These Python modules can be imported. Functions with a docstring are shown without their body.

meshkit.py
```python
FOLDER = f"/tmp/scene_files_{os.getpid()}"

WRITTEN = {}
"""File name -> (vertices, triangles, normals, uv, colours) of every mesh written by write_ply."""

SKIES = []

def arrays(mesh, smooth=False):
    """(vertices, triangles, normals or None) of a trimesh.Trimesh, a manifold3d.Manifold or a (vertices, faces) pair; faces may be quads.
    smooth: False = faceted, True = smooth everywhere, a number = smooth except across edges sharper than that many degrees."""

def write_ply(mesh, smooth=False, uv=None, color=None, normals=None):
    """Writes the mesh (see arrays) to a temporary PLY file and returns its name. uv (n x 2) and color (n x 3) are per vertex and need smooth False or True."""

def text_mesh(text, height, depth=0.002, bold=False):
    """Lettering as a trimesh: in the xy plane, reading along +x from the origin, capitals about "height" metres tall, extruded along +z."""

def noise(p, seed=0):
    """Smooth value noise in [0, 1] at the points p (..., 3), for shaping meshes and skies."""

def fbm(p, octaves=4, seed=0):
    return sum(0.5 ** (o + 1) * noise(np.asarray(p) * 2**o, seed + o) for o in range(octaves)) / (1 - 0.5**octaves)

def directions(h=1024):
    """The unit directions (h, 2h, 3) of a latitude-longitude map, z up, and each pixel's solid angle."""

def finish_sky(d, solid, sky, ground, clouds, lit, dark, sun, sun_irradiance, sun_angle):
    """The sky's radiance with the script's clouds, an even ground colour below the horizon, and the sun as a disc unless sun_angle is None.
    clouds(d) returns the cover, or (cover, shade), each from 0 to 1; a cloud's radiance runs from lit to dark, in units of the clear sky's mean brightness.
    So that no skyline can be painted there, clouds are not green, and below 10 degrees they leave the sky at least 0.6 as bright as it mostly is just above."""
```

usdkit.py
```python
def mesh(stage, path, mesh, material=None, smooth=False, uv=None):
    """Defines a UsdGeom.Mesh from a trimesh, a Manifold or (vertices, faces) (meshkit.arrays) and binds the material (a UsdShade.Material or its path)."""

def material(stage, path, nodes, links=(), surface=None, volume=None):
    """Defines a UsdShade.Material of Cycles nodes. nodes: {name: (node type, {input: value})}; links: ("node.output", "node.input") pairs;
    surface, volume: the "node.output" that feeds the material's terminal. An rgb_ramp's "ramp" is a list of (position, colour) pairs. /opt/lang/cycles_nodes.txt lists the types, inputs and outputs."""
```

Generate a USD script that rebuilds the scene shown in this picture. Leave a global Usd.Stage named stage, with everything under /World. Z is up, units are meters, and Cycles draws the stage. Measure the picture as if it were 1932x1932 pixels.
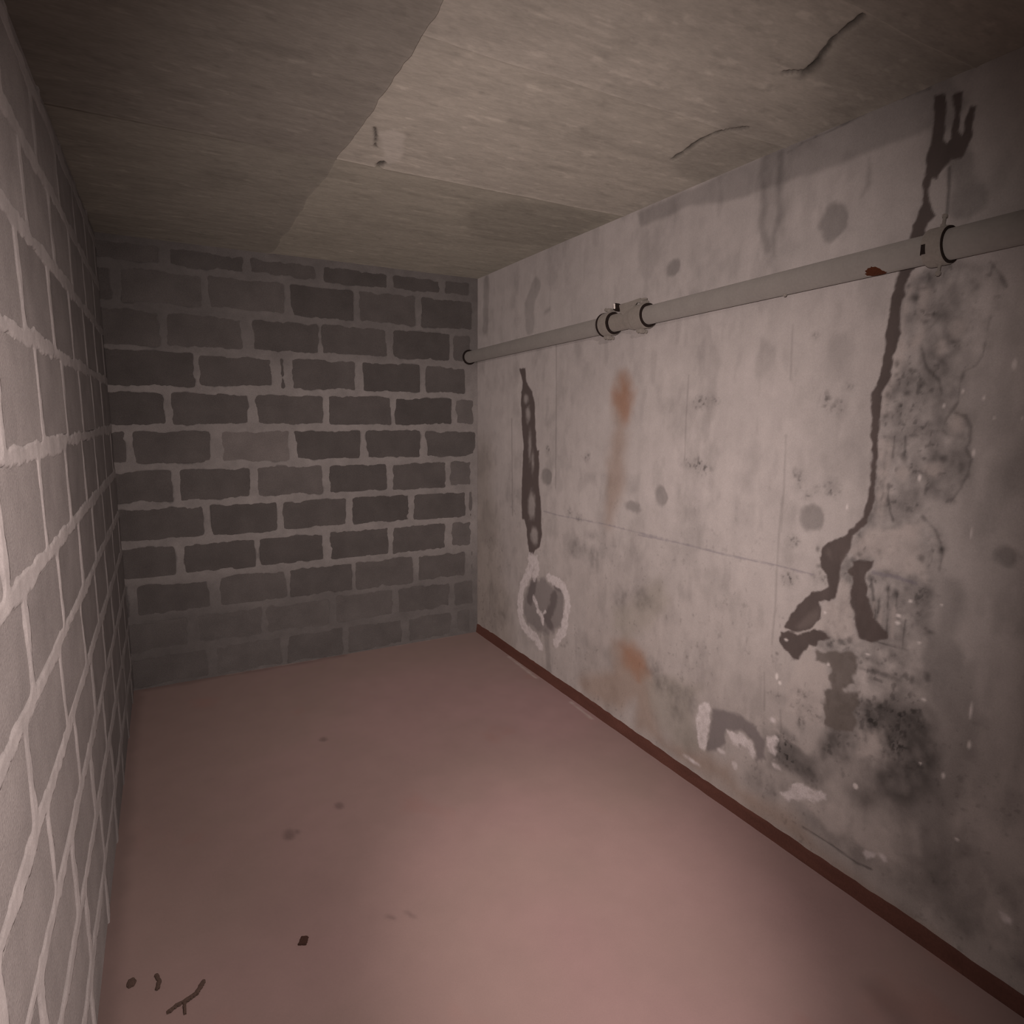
import math, random
import numpy as np, trimesh, usdkit
import manifold3d as m3
from pxr import Usd, UsdGeom, UsdLux, Gf, Sdf, Vt

stage = Usd.Stage.CreateInMemory()
UsdGeom.SetStageUpAxis(stage, "Z")
UsdGeom.SetStageMetersPerUnit(stage, 1.0)
UsdGeom.Xform.Define(stage, "/World")

# ------------------------------------------------------------------ camera
# room: x = 0 left wall .. W right wall, y = 0 back wall (room towards -y), z = 0 floor .. H ceiling
W, H, Y0 = 2.029, 2.317, -5.0
EYE = np.array([0.2391, -3.7477, 1.4682])
YAW, PITCH, ROLL, FPX = 0.5012, 0.1521, 0.0092, 1186.2
EXPOSURE = 0.0
_f = np.array([math.sin(YAW) * math.cos(PITCH), math.cos(YAW) * math.cos(PITCH), -math.sin(PITCH)])
_r = np.array([math.cos(YAW), -math.sin(YAW), 0.0])
_u = np.cross(_r, _f)
_r, _u = math.cos(ROLL) * _r + math.sin(ROLL) * _u, -math.sin(ROLL) * _r + math.cos(ROLL) * _u
cam = UsdGeom.Camera.Define(stage, "/World/camera")
cam.AddTransformOp().Set(Gf.Matrix4d(*_r, 0, *_u, 0, *(-_f), 0, *EYE, 1))
cam.CreateHorizontalApertureAttr(36.0)
cam.CreateVerticalApertureAttr(36.0)
cam.CreateFocalLengthAttr(36.0 * FPX / 1932)
cam.CreateFStopAttr(0.0)
cam.CreateExposureAttr(EXPOSURE)
cam.CreateClippingRangeAttr(Gf.Vec2f(0.02, 100))

# ------------------------------------------------------------------ lamps: the phone's flash, plus two added unseen spots (spill and floor beam)
TINT = (1.0, 0.80, 0.752)


def spot(name, pos, az, el, half, power, radius=0.012):
    l = UsdLux.SphereLight.Define(stage, "/World/" + name)
    d = Gf.Vec3d(math.sin(az) * math.cos(el), math.cos(az) * math.cos(el), -math.sin(el))
    l.AddTransformOp().Set(Gf.Matrix4d().SetRotate(Gf.Rotation(Gf.Vec3d(0, 0, -1), d)) * Gf.Matrix4d().SetTranslate(Gf.Vec3d(*pos)))
    l.CreateRadiusAttr(radius)
    l.CreateIntensityAttr(power)
    l.CreateNormalizeAttr(True)
    l.CreateColorAttr(Gf.Vec3f(*TINT))
    s = UsdLux.ShapingAPI.Apply(l.GetPrim())
    s.CreateShapingConeAngleAttr(math.degrees(half))
    s.CreateShapingConeSoftnessAttr(1.0)


spot("flash_light", (0.10, -3.79, 1.50), 0.558, 0.064, 0.723, 48.0)
spot("added_spill_light", (0.592, -3.86, 1.865), 0.01, 0.628, 0.976, 37.0)
spot("added_floor_light", (0.592, -3.86, 1.865), 0.405, 0.885, 0.299, 38.0)

# traced stains and marks of the right wall: (layer, shape, numbers in metres along y and z)
STAINS = [
    ('streak', 'poly', [-2.689,1.901,-2.677,1.87,-2.67,1.84,-2.664,1.803,-2.661,1.749,-2.657,1.686,-2.656,1.634,-2.649,1.582,-2.63,1.538,-2.637,1.48,-2.641,1.417,-2.651,1.384,-2.652,1.287,-2.651,1.227,-2.64,1.182,-2.65,1.172,-2.662,1.228,-2.661,1.279,-2.663,1.355,-2.66,1.401,-2.655,1.475,-2.655,1.521,-2.658,1.549,-2.677,1.589,-2.679,1.644,-2.69,1.694,-2.686,1.757,-2.692,1.818,-2.693,1.844,-2.706,1.864,-2.735,1.877,-2.733,1.892]),
    ('streak', 'poly', [-2.641,1.175,-2.623,1.155,-2.602,1.134,-2.576,1.107,-2.539,1.086,-2.519,1.064,-2.514,1.035,-2.524,1.004,-2.538,0.988,-2.545,0.964,-2.552,0.949,-2.533,0.93,-2.494,0.913,-2.475,0.891,-2.45,0.857,-2.431,0.829,-2.417,0.795,-2.406,0.771,-2.43,0.771,-2.461,0.773,-2.489,0.792,-2.513,0.816,-2.527,0.838,-2.527,0.866,-2.516,0.893,-2.555,0.91,-2.574,0.922,-2.576,0.955,-2.578,0.988,-2.577,1.025,-2.587,1.045,-2.604,1.085,-2.612,1.122,-2.64,1.158,-2.651,1.168]),
    ('streak', 'poly', [-2.392,0.749,-2.42,0.76,-2.454,0.758,-2.48,0.772,-2.51,0.796,-2.541,0.796,-2.567,0.787,-2.548,0.772,-2.528,0.765,-2.522,0.744,-2.498,0.745,-2.49,0.723,-2.47,0.706,-2.461,0.682,-2.444,0.679,-2.426,0.693,-2.408,0.7,-2.389,0.719]),
    ('damp', 'poly', [-2.523,0.736,-2.557,0.736,-2.59,0.752,-2.619,0.757,-2.641,0.77,-2.663,0.766,-2.661,0.73,-2.662,0.703,-2.649,0.688,-2.656,0.668,-2.63,0.638,-2.68,0.654,-2.68,0.612,-2.669,0.579,-2.681,0.555,-2.67,0.522,-2.614,0.496,-2.573,0.502,-2.569,0.604,-2.587,0.626,-2.579,0.661,-2.582,0.677,-2.57,0.702,-2.534,0.703]),
    ('streak', 'poly', [-2.622,1.043,-2.681,1.058,-2.679,1.038,-2.658,1.024,-2.658,0.998,-2.667,0.973,-2.668,0.947,-2.685,0.925,-2.693,0.891,-2.717,0.872,-2.74,0.857,-2.739,0.845,-2.717,0.829,-2.687,0.818,-2.664,0.821,-2.652,0.852,-2.644,0.89,-2.625,0.917,-2.627,0.963,-2.626,0.999,-2.609,1.009,-2.625,1.031]),
    ('drip', 'line', [0.0071,-2.68,1.003,-2.691,0.953,-2.702,0.894]),
    ('drip', 'line', [0.0042,-2.731,0.994,-2.737,0.93,-2.741,0.844]),
    ('drip', 'line', [0.0052,-2.709,0.953,-2.711,0.91]),
    ('drip', 'line', [0.0037,-2.757,0.979,-2.759,0.936]),
    ('drip', 'line', [0.0041,-2.788,0.91,-2.788,0.825]),
    ('drip', 'line', [0.0058,-2.703,1.285,-2.707,1.244,-2.715,1.211,-2.726,1.184]),
    ('drip', 'line', [0.0041,-2.706,1.421,-2.708,1.362]),
    ('drip', 'line', [0.0063,-2.736,1.42,-2.739,1.368]),
    ('crackline', 'line', [0.003,-2.691,0.819,-2.747,0.824,-2.801,0.825]),
    ('chalk', 'line', [0.0053,-1.634,0.956,-1.916,0.967,-2.115,0.966,-2.353,0.974,-2.491,0.973]),
    ('chalk', 'line', [0.0108,-2.684,1.024,-2.76,1.026,-2.804,1.02]),
    ('chalk', 'line', [0.0045,-0.842,0.953,-0.981,0.95,-1.408,0.966,-1.784,0.967,-1.935,0.966]),
    ('streak', 'poly', [-2.721,2.289,-2.745,2.28,-2.752,2.208,-2.754,2.173,-2.763,2.153,-2.775,2.169,-2.777,2.233,-2.769,2.273,-2.785,2.27,-2.787,2.229,-2.784,2.183,-2.8,2.161,-2.809,2.228,-2.822,2.226,-2.818,2.171,-2.813,2.139,-2.801,2.116,-2.777,2.121,-2.761,2.105,-2.746,2.087,-2.73,2.097,-2.727,2.062,-2.739,2.016,-2.749,1.992,-2.729,1.968,-2.729,1.939,-2.696,1.946,-2.705,1.985,-2.719,2.028,-2.718,2.108,-2.723,2.166,-2.728,2.221]),
    ('damp2', 'poly', [-2.777,2.151,-2.817,2.155,-2.837,2.081,-2.872,2.02,-2.875,1.993,-2.837,1.962,-2.795,1.98,-2.778,2.082]),
    ('drip', 'line', [0.0074,-2.776,2.1,-2.78,2.047,-2.782,1.99]),
    ('drip2', 'line', [0.0248,-2.192,2.333,-2.187,2.263,-2.203,2.168,-2.195,2.097,-2.23,2.024]),
    ('drip2', 'line', [0.0199,-2.257,2.303,-2.253,2.221,-2.27,2.123,-2.248,2.057,-2.253,1.996]),
    ('drip2', 'line', [0.01,-2.559,2.195,-2.563,2.129,-2.545,2.095]),
    ('topband', 'poly', [-1.568,2.248,-1.823,2.255,-2.106,2.215,-2.27,2.218,-2.37,2.215,-2.551,2.213,-2.648,2.206,-2.722,2.212,-2.766,2.197,-2.807,2.241,-2.74,2.369,-2.538,2.34,-2.255,2.325,-1.965,2.316,-1.546,2.311]),
    ('topcrack', 'line', [0.0047,-2.284,2.302,-2.351,2.314,-2.434,2.313,-2.54,2.324,-2.597,2.324,-2.667,2.321,-2.708,2.315]),
    ('tie', 'dot', [-2.461,2.049,0.045,0.055]),
    ('tie', 'dot', [-2.469,1.154,0.046,0.042]),
    ('tie', 'dot', [-3.008,1.139,0.025,0.026]),
    ('tie', 'dot', [-1.78,2.046,0.038,0.031]),
    ('tie', 'dot', [-1.777,1.139,0.033,0.031]),
    ('tie', 'dot', [-0.863,1.144,0.056,0.045]),
    ('tie', 'dot', [-1.586,1.074,0.057,0.024]),
    ('tie', 'dot', [-1.765,1.141,0.033,0.043]),
    ('chain', 'poly', [-0.555,1.731,-0.618,1.731,-0.635,1.655,-0.697,1.6,-0.729,1.54,-0.74,1.413,-0.758,1.286,-0.79,1.205,-0.778,1.121,-0.772,1.059,-0.811,1.002,-0.821,0.903,-0.607,0.871,-0.596,0.976,-0.6,1.168,-0.613,1.279,-0.585,1.449,-0.575,1.565,-0.596,1.649]),
    ('chain', 'poly', [-0.606,1.271,-0.781,1.28,-0.787,1.092,-0.812,0.98,-0.823,0.859,-0.832,0.814,-0.804,0.747,-0.753,0.713,-0.731,0.677,-0.7,0.679,-0.675,0.739,-0.656,0.832,-0.615,0.898,-0.596,1.008,-0.602,1.113]),
    ('chainhole', 'dot', [-0.637,1.56,0.022,0.023]),
    ('chainhole', 'dot', [-0.655,1.477,0.022,0.038]),
    ('chainhole', 'dot', [-0.683,1.298,0.015,0.069]),
    ('chainhole', 'dot', [-0.711,0.967,0.039,0.082]),
    ('chainhole', 'dot', [-0.746,0.795,0.037,0.049]),
    ('chainhole', 'dot', [-0.716,1.216,0.012,0.046]),
    ('white', 'line', [0.0622,-0.713,0.665,-0.709,0.608,-0.672,0.543,-0.617,0.476,-0.594,0.39,-0.596,0.297,-0.63,0.24,-0.712,0.215,-0.775,0.21,-0.829,0.178]),
    ('white', 'line', [0.0523,-0.762,0.667,-0.779,0.607,-0.749,0.561]),
    ('white', 'line', [0.0533,-0.911,0.591,-0.98,0.588,-1.041,0.577,-1.075,0.548,-1.097,0.501,-1.098,0.464,-1.08,0.422]),
    ('white', 'line', [0.0535,-1.075,0.383,-1.064,0.341,-1.025,0.298,-0.993,0.249]),
    ('white', 'line', [0.0343,-0.756,0.437,-0.784,0.408,-0.801,0.373,-0.839,0.355,-0.854,0.324]),
    ('white', 'line', [0.0094,-0.839,0.355,-0.881,0.392]),
    ('ringdark', 'poly', [-0.712,0.528,-0.765,0.548,-0.854,0.577,-0.912,0.56,-0.968,0.551,-1.035,0.56,-1.064,0.5,-1.061,0.424,-1.043,0.358,-0.963,0.294,-0.864,0.255,-0.789,0.255,-0.679,0.271,-0.637,0.318,-0.635,0.409,-0.673,0.477]),
    ('ringdark2', 'line', [0.0639,-0.75,0.537,-0.729,0.467,-0.707,0.412]),
    ('ringdark2', 'line', [0.0596,-0.97,0.505,-0.944,0.429,-0.897,0.353,-0.934,0.332]),
    ('ringdark2', 'line', [0.0179,-0.94,0.567,-1.036,0.545]),
    ('ringdark2', 'dot', [-0.714,0.601,0.019,0.026]),
    ('drip2', 'line', [0.0515,-0.893,0.264,-0.911,0.158,-0.928,0.068]),
    ('rust', 'poly', [-1.477,1.644,-1.525,1.636,-1.557,1.576,-1.552,1.5,-1.551,1.434,-1.518,1.434,-1.476,1.494,-1.425,1.519,-1.412,1.58,-1.46,1.603]),
    ('rust2', 'line', [0.1114,-1.481,1.578,-1.481,1.396,-1.452,1.209,-1.422,0.993]),
    ('rust2', 'poly', [-1.469,0.427,-1.579,0.47,-1.639,0.437,-1.713,0.437,-1.753,0.376,-1.731,0.304,-1.68,0.219,-1.559,0.113,-1.342,0.078,-1.221,0.103,-1.497,0.28]),
    ('rust', 'poly', [-1.542,0.418,-1.61,0.441,-1.706,0.409,-1.727,0.366,-1.674,0.321,-1.596,0.344]),
    ('rust2', 'poly', [-1.658,0.328,-1.741,0.313,-1.858,0.086,-2.074,0.149,-2.223,0.2,-2.269,0.111,-2.475,0.136,-2.586,0.088,-2.714,0.061,-2.82,0.064,-2.964,0.034,-2.911,0.023,-2.661,0.045,-2.433,0.05,-2.048,0.058,-1.674,0.065]),
    ('form', 'line', [0.0106,-0.934,1.843,-0.943,1.593,-0.955,1.094]),
    ('form', 'line', [0.0138,-0.462,1.448,-0.481,0.879]),
    ('form', 'line', [0.006,-1.892,1.629,-1.889,1.461,-1.892,1.3]),
    ('form', 'line', [0.005,-2.345,1.766,-2.352,1.591]),
    ('form', 'line', [0.0051,-2.351,1.412,-2.358,1.239,-2.36,1.091]),
    ('form', 'line', [0.0071,-2.355,1.211,-2.352,1.077,-2.354,0.956,-2.359,0.824,-2.356,0.693]),
    ('form', 'line', [0.0059,-2.334,0.584,-2.346,0.447]),
    ('form', 'line', [0.0063,-2.41,0.475,-2.421,0.384]),
    ('band', 'poly', [-2.695,1.859,-2.794,1.866,-2.849,1.855,-2.901,1.841,-2.931,1.799,-2.936,1.747,-2.908,1.721,-2.907,1.672,-2.903,1.623,-2.864,1.594,-2.858,1.554,-2.859,1.514,-2.889,1.484,-2.898,1.444,-2.894,1.407,-2.902,1.363,-2.897,1.314,-2.871,1.262,-2.858,1.253,-2.807,1.254,-2.801,1.205,-2.832,1.157,-2.644,1.125,-2.656,1.227,-2.654,1.355,-2.652,1.48,-2.658,1.549,-2.679,1.589,-2.69,1.694,-2.69,1.795]),
    ('band', 'poly', [-2.644,1.171,-2.804,1.212,-2.845,1.17,-2.861,1.126,-2.859,1.077,-2.859,1.005,-2.856,0.923,-2.85,0.837,-2.857,0.734,-2.766,0.631,-2.777,0.484,-2.584,0.385,-2.564,0.602,-2.576,0.694,-2.519,0.748,-2.576,0.951,-2.574,1.024,-2.603,1.121]),
    ('wiggle', 'line', [0.0051,-2.894,1.849,-2.916,1.818,-2.935,1.785]),
    ('wiggle', 'line', [0.0044,-2.909,1.717,-2.905,1.693,-2.903,1.652,-2.901,1.624,-2.889,1.603,-2.864,1.59,-2.857,1.561,-2.859,1.514,-2.847,1.491,-2.835,1.469,-2.829,1.442,-2.839,1.431]),
    ('wiggle', 'line', [0.0053,-2.855,1.486,-2.879,1.477,-2.894,1.451,-2.896,1.414,-2.888,1.396,-2.904,1.371,-2.9,1.333,-2.889,1.294,-2.871,1.262,-2.858,1.255]),
    ('wiggle', 'line', [0.0047,-2.804,1.208,-2.837,1.177,-2.854,1.144,-2.863,1.11,-2.859,1.07]),
    ('wiggle', 'line', [0.005,-2.754,1.654,-2.77,1.607,-2.807,1.571,-2.818,1.533]),
    ('dampband', 'poly', [-2.857,1.061,-2.892,1.065,-2.921,1.06,-2.925,0.983,-2.924,0.903,-2.958,0.835,-2.976,0.763,-2.985,0.591,-2.906,0.551,-2.866,0.717,-2.846,0.836,-2.865,0.946,-2.864,1.023]),
    ('dampband', 'poly', [-2.876,0.817,-2.966,0.849,-2.992,0.695,-2.973,0.517,-2.963,0.334,-2.993,0.235,-2.928,0.17,-2.878,0.341,-2.895,0.593]),
    ('pale', 'line', [0.0201,-2.716,1.844,-2.702,1.793,-2.699,1.748,-2.7,1.693,-2.698,1.639,-2.688,1.576,-2.67,1.537,-2.673,1.488]),
    ('pale', 'line', [0.0151,-2.673,1.397,-2.681,1.315,-2.683,1.209]),
    ('pale', 'line', [0.0125,-2.694,1.398,-2.696,1.274,-2.692,1.168]),
    ('pale', 'line', [0.0227,-2.747,1.801,-2.753,1.703,-2.734,1.667]),
    ('pale', 'dot', [-2.839,1.697,0.017,0.022]),
    ('pale', 'dot', [-2.859,1.458,0.021,0.026]),
    ('pale', 'dot', [-2.814,1.334,0.022,0.019]),
    ('pale', 'dot', [-2.738,1.319,0.016,0.016]),
    ('pale', 'line', [0.0107,-2.804,1.664,-2.811,1.649,-2.799,1.642]),
    ('pale', 'poly', [-2.745,1.174,-2.803,1.183,-2.816,1.093,-2.825,1.041,-2.726,1.04,-2.684,1.03,-2.68,1.064,-2.619,1.052,-2.607,1.076,-2.663,1.148]),
    ('pale', 'poly', [-2.578,0.979,-2.617,0.97,-2.633,0.901,-2.651,0.815,-2.586,0.794,-2.546,0.8,-2.499,0.795,-2.541,0.847,-2.537,0.893,-2.574,0.918]),
    ('pale', 'poly', [-2.488,0.737,-2.509,0.744,-2.523,0.709,-2.556,0.692,-2.579,0.661,-2.564,0.602,-2.568,0.504,-2.501,0.474,-2.433,0.485,-2.429,0.588,-2.457,0.661]),
    ('pale', 'poly', [-2.688,0.53,-2.756,0.562,-2.76,0.476,-2.692,0.441]),
    ('pale', 'line', [0.0058,-2.397,0.763,-2.431,0.765,-2.459,0.766,-2.489,0.786,-2.524,0.808,-2.565,0.806]),
    ('mould', 'dot', [-1.971,1.524,0.035,0.018]),
    ('mould', 'dot', [-2.032,1.528,0.012,0.009]),
    ('mould', 'dot', [-1.989,1.286,0.042,0.024]),
    ('mould', 'dot', [-1.916,1.286,0.03,0.013]),
    ('mould', 'dot', [-0.873,1.285,0.019,0.022]),
    ('mould', 'dot', [-1.09,0.973,0.018,0.021]),
    ('mould', 'dot', [-1.182,0.965,0.022,0.017]),
    ('mould', 'dot', [-1.233,1.27,0.023,0.02]),
    ('mould', 'dot', [-2.488,1.523,0.012,0.02]),
    ('mould', 'dot', [-2.53,1.497,0.014,0.022]),
    ('mould', 'dot', [-2.556,1.561,0.007,0.006]),
    ('mould', 'dot', [-2.43,1.721,0.008,0.007]),
    ('mould', 'dot', [-2.419,1.269,0.01,0.017]),
    ('mould', 'dot', [-2.396,1.286,0.005,0.007]),
    ('mould', 'dot', [-2.482,1.243,0.007,0.007]),
    ('mould', 'dot', [-2.452,1.223,0.007,0.007]),
    ('mould', 'dot', [-2.533,1.257,0.019,0.022]),
    ('mould', 'dot', [-2.702,1.556,0.024,0.016]),
    ('mould', 'dot', [-2.685,1.524,0.016,0.012]),
    ('mould', 'dot', [-2.678,1.476,0.008,0.006]),
    ('mould', 'dot', [-2.696,1.619,0.005,0.005]),
    ('mould', 'dot', [-2.749,1.448,0.043,0.02]),
    ('mould', 'dot', [-2.762,1.754,0.022,0.015]),
    ('mould', 'dot', [-2.728,1.496,0.035,0.02]),
    ('mould', 'dot', [-2.407,0.938,0.026,0.022]),
    ('mould', 'dot', [-2.66,1.091,0.01,0.01]),
    ('mould', 'dot', [-2.409,1.072,0.017,0.015]),
    ('mould', 'dot', [-2.52,0.97,0.015,0.011]),
    ('mould', 'dot', [-2.83,0.997,0.011,0.011]),
    ('mould', 'dot', [-2.817,0.936,0.007,0.009]),
    ('mould', 'dot', [-2.836,0.9,0.013,0.01]),
    ('mould', 'dot', [-2.771,0.793,0.009,0.007]),
    ('mould', 'dot', [-2.515,0.566,0.034,0.011]),
    ('mould', 'dot', [-2.508,0.525,0.028,0.01]),
    ('mould', 'dot', [-2.536,0.51,0.02,0.011]),
    ('mould', 'dot', [-2.388,0.519,0.018,0.01]),
    ('mould', 'dot', [-2.824,0.673,0.038,0.021]),
    ('mould', 'dot', [-2.715,0.576,0.052,0.016]),
    ('mould', 'dot', [-2.808,0.631,0.047,0.021]),
    ('mould', 'dot', [-2.799,0.556,0.026,0.052]),
    ('mould', 'dot', [-2.444,0.352,0.037,0.057]),
    ('mould', 'line', [0.0106,-2.487,0.509,-2.489,0.463]),
    ('dampF', 'poly', [-2.354,0.382,-2.418,0.412,-2.53,0.386,-2.578,0.486,-2.583,0.59,-2.678,0.637,-2.755,0.662,-2.855,0.675,-2.906,0.586,-2.921,0.44,-2.825,0.309,-2.705,0.288,-2.675,0.325,-2.611,0.288,-2.524,0.276,-2.462,0.278,-2.382,0.251]),
    ('mouldzone', 'poly', [-2.755,0.656,-2.855,0.669,-2.906,0.586,-2.906,0.48,-2.851,0.393,-2.749,0.36,-2.773,0.482]),
    ('mouldzone', 'poly', [-2.441,0.341,-2.531,0.365,-2.605,0.354,-2.596,0.294,-2.539,0.284,-2.462,0.278,-2.411,0.311]),
    ('archdark', 'poly', [-2.117,0.35,-2.171,0.374,-2.247,0.381,-2.311,0.37,-2.358,0.338,-2.367,0.274,-2.33,0.247,-2.316,0.31,-2.269,0.331,-2.186,0.3,-2.181,0.236,-2.145,0.193,-2.094,0.168,-2.103,0.265]),
    ('white', 'poly', [-2.059,0.359,-2.095,0.37,-2.107,0.35,-2.101,0.289,-2.094,0.176,-2.074,0.157,-2.052,0.164,-2.041,0.236,-2.031,0.292]),
    ('white', 'poly', [-2.187,0.296,-2.252,0.318,-2.298,0.313,-2.319,0.28,-2.312,0.25,-2.293,0.267,-2.265,0.269,-2.237,0.264,-2.208,0.273]),
    ('white', 'poly', [-2.365,0.356,-2.396,0.386,-2.414,0.372,-2.4,0.336,-2.418,0.326,-2.407,0.306,-2.377,0.309]),
    ('white', 'poly', [-2.376,0.275,-2.405,0.282,-2.437,0.269,-2.407,0.257]),
    ('white', 'poly', [-2.438,0.183,-2.453,0.199,-2.476,0.212,-2.477,0.242,-2.495,0.258,-2.533,0.262,-2.563,0.261,-2.601,0.276,-2.603,0.256,-2.573,0.231,-2.544,0.222,-2.501,0.197,-2.464,0.168]),
    ('pale', 'poly', [-2.523,0.202,-2.607,0.251,-2.668,0.266,-2.678,0.19,-2.663,0.173,-2.616,0.157,-2.564,0.175]),
    ('pale', 'poly', [-2.695,0.255,-2.805,0.277,-2.825,0.193,-2.779,0.174,-2.716,0.173,-2.687,0.202]),
    ('white', 'line', [0.0138,-2.75,0.155,-2.779,0.181,-2.797,0.18]),
    ('crackline', 'line', [0.0058,-2.532,0.112,-2.627,0.115,-2.722,0.109,-2.766,0.119]),
    ('pale', 'line', [0.0137,-2.391,0.444,-2.395,0.401,-2.436,0.391,-2.522,0.382]),
    ('white', 'dot', [-2.234,0.185,0.015,0.014]),
    ('white', 'dot', [-2.169,0.205,0.017,0.008]),
    ('white', 'dot', [-2.024,0.089,0.037,0.008]),
    ('white', 'dot', [-2.384,0.426,0.011,0.01]),
    ('white', 'dot', [-3.107,0.221,0.013,0.011]),
    ('spotsoft', 'dot', [-1.829,0.339,0.039,0.044]),
    ('spotsoft', 'dot', [-1.95,0.334,0.085,0.043]),
    ('spotsoft', 'dot', [-1.787,0.404,0.04,0.027]),
    ('spotsoft', 'dot', [-1.92,0.26,0.038,0.035]),
    ('spotsoft', 'dot', [-1.826,0.341,0.054,0.042]),
    ('spotsoft', 'dot', [-1.762,0.379,0.037,0.025]),
    ('spotsoft', 'dot', [-1.291,0.893,0.029,0.017]),
    ('spotsoft', 'dot', [-1.19,0.806,0.073,0.042]),
    ('spotsoft', 'dot', [-1.308,0.78,0.046,0.061]),
    ('spotsoft', 'dot', [-1.68,0.679,0.056,0.037]),
    ('spotsoft', 'dot', [-1.519,0.636,0.041,0.045]),
    ('spotsoft', 'dot', [-0.368,0.232,0.048,0.02]),
    ('drip2', 'line', [0.0908,-0.725,2.155,-0.655,2.074,-0.665,1.956]),
    ('drip2', 'line', [0.0775,-0.13,2.279,-0.121,2.118,-0.112,2.004]),
    ('drip2', 'line', [0.0166,-0.828,2.007,-0.868,2.015]),
    ('fleck', 'dot', [-2.972,1.601,0.005,0.012]),
    ('fleck', 'dot', [-2.908,1.385,0.004,0.009]),
    ('fleck', 'dot', [-2.784,1.311,0.005,0.009]),
    ('fleck', 'dot', [-2.916,1.522,0.003,0.005]),
    ('fleck', 'dot', [-2.867,1.54,0.003,0.005]),
    ('fleck', 'dot', [-2.826,1.504,0.003,0.005]),
    ('fleck', 'dot', [-2.944,1.473,0.003,0.003]),
    ('fleck', 'dot', [-3.002,1.473,0.002,0.003]),
    ('fleck', 'dot', [-2.585,1.205,0.003,0.007]),
    ('fleck', 'dot', [-2.767,0.917,0.007,0.005]),
    ('fleck', 'dot', [-2.767,0.896,0.007,0.005]),
    ('fleck', 'dot', [-2.795,0.967,0.005,0.004]),
    ('fleck', 'dot', [-2.875,0.978,0.003,0.003]),
    ('fleck', 'dot', [-2.387,0.59,0.006,0.011]),
    ('fleck', 'dot', [-2.401,0.572,0.006,0.007]),
    ('fleck', 'dot', [-2.858,0.703,0.006,0.004]),
    ('fleck', 'dot', [-2.413,0.73,0.007,0.004]),
    ('fleck', 'dot', [-2.571,0.7,0.005,0.004]),
    ('fleck', 'dot', [-2.692,0.776,0.006,0.003]),
    ('fleck', 'dot', [-2.831,0.858,0.004,0.003]),
    ('fleck', 'dot', [-2.545,0.863,0.005,0.004]),
    ('fleck', 'dot', [-2.973,0.721,0.003,0.019]),
    ('fleck', 'dot', [-2.979,0.628,0.004,0.01]),
    ('fleck', 'dot', [-2.925,1.182,0.002,0.011]),
    ('fleck', 'dot', [-2.694,0.352,0.008,0.009]),
    ('fleck', 'dot', [-2.928,0.514,0.004,0.008]),
    ('fleck', 'dot', [-2.979,0.357,0.005,0.004]),
    ('fleck', 'dot', [-2.868,0.518,0.003,0.003]),
    ('green', 'poly', [-1.712,0.339,-1.826,0.383,-2.054,0.42,-2.028,0.341,-2.014,0.223,-2.073,0.166,-1.988,0.114,-1.842,0.143,-1.747,0.222]),
    ('green', 'poly', [-1.481,0.579,-1.78,0.783,-1.851,0.712,-1.724,0.554,-1.588,0.479,-1.487,0.48]),
    ('pit', 'dot', [-2.703,1.825,0.005,0.004]),
    ('pit', 'dot', [-2.745,1.812,0.011,0.004]),
    ('pit', 'dot', [-2.725,1.79,0.008,0.005]),
    ('pit', 'dot', [-2.76,1.725,0.008,0.005]),
    ('pit', 'dot', [-2.693,1.622,0.005,0.006]),
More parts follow.
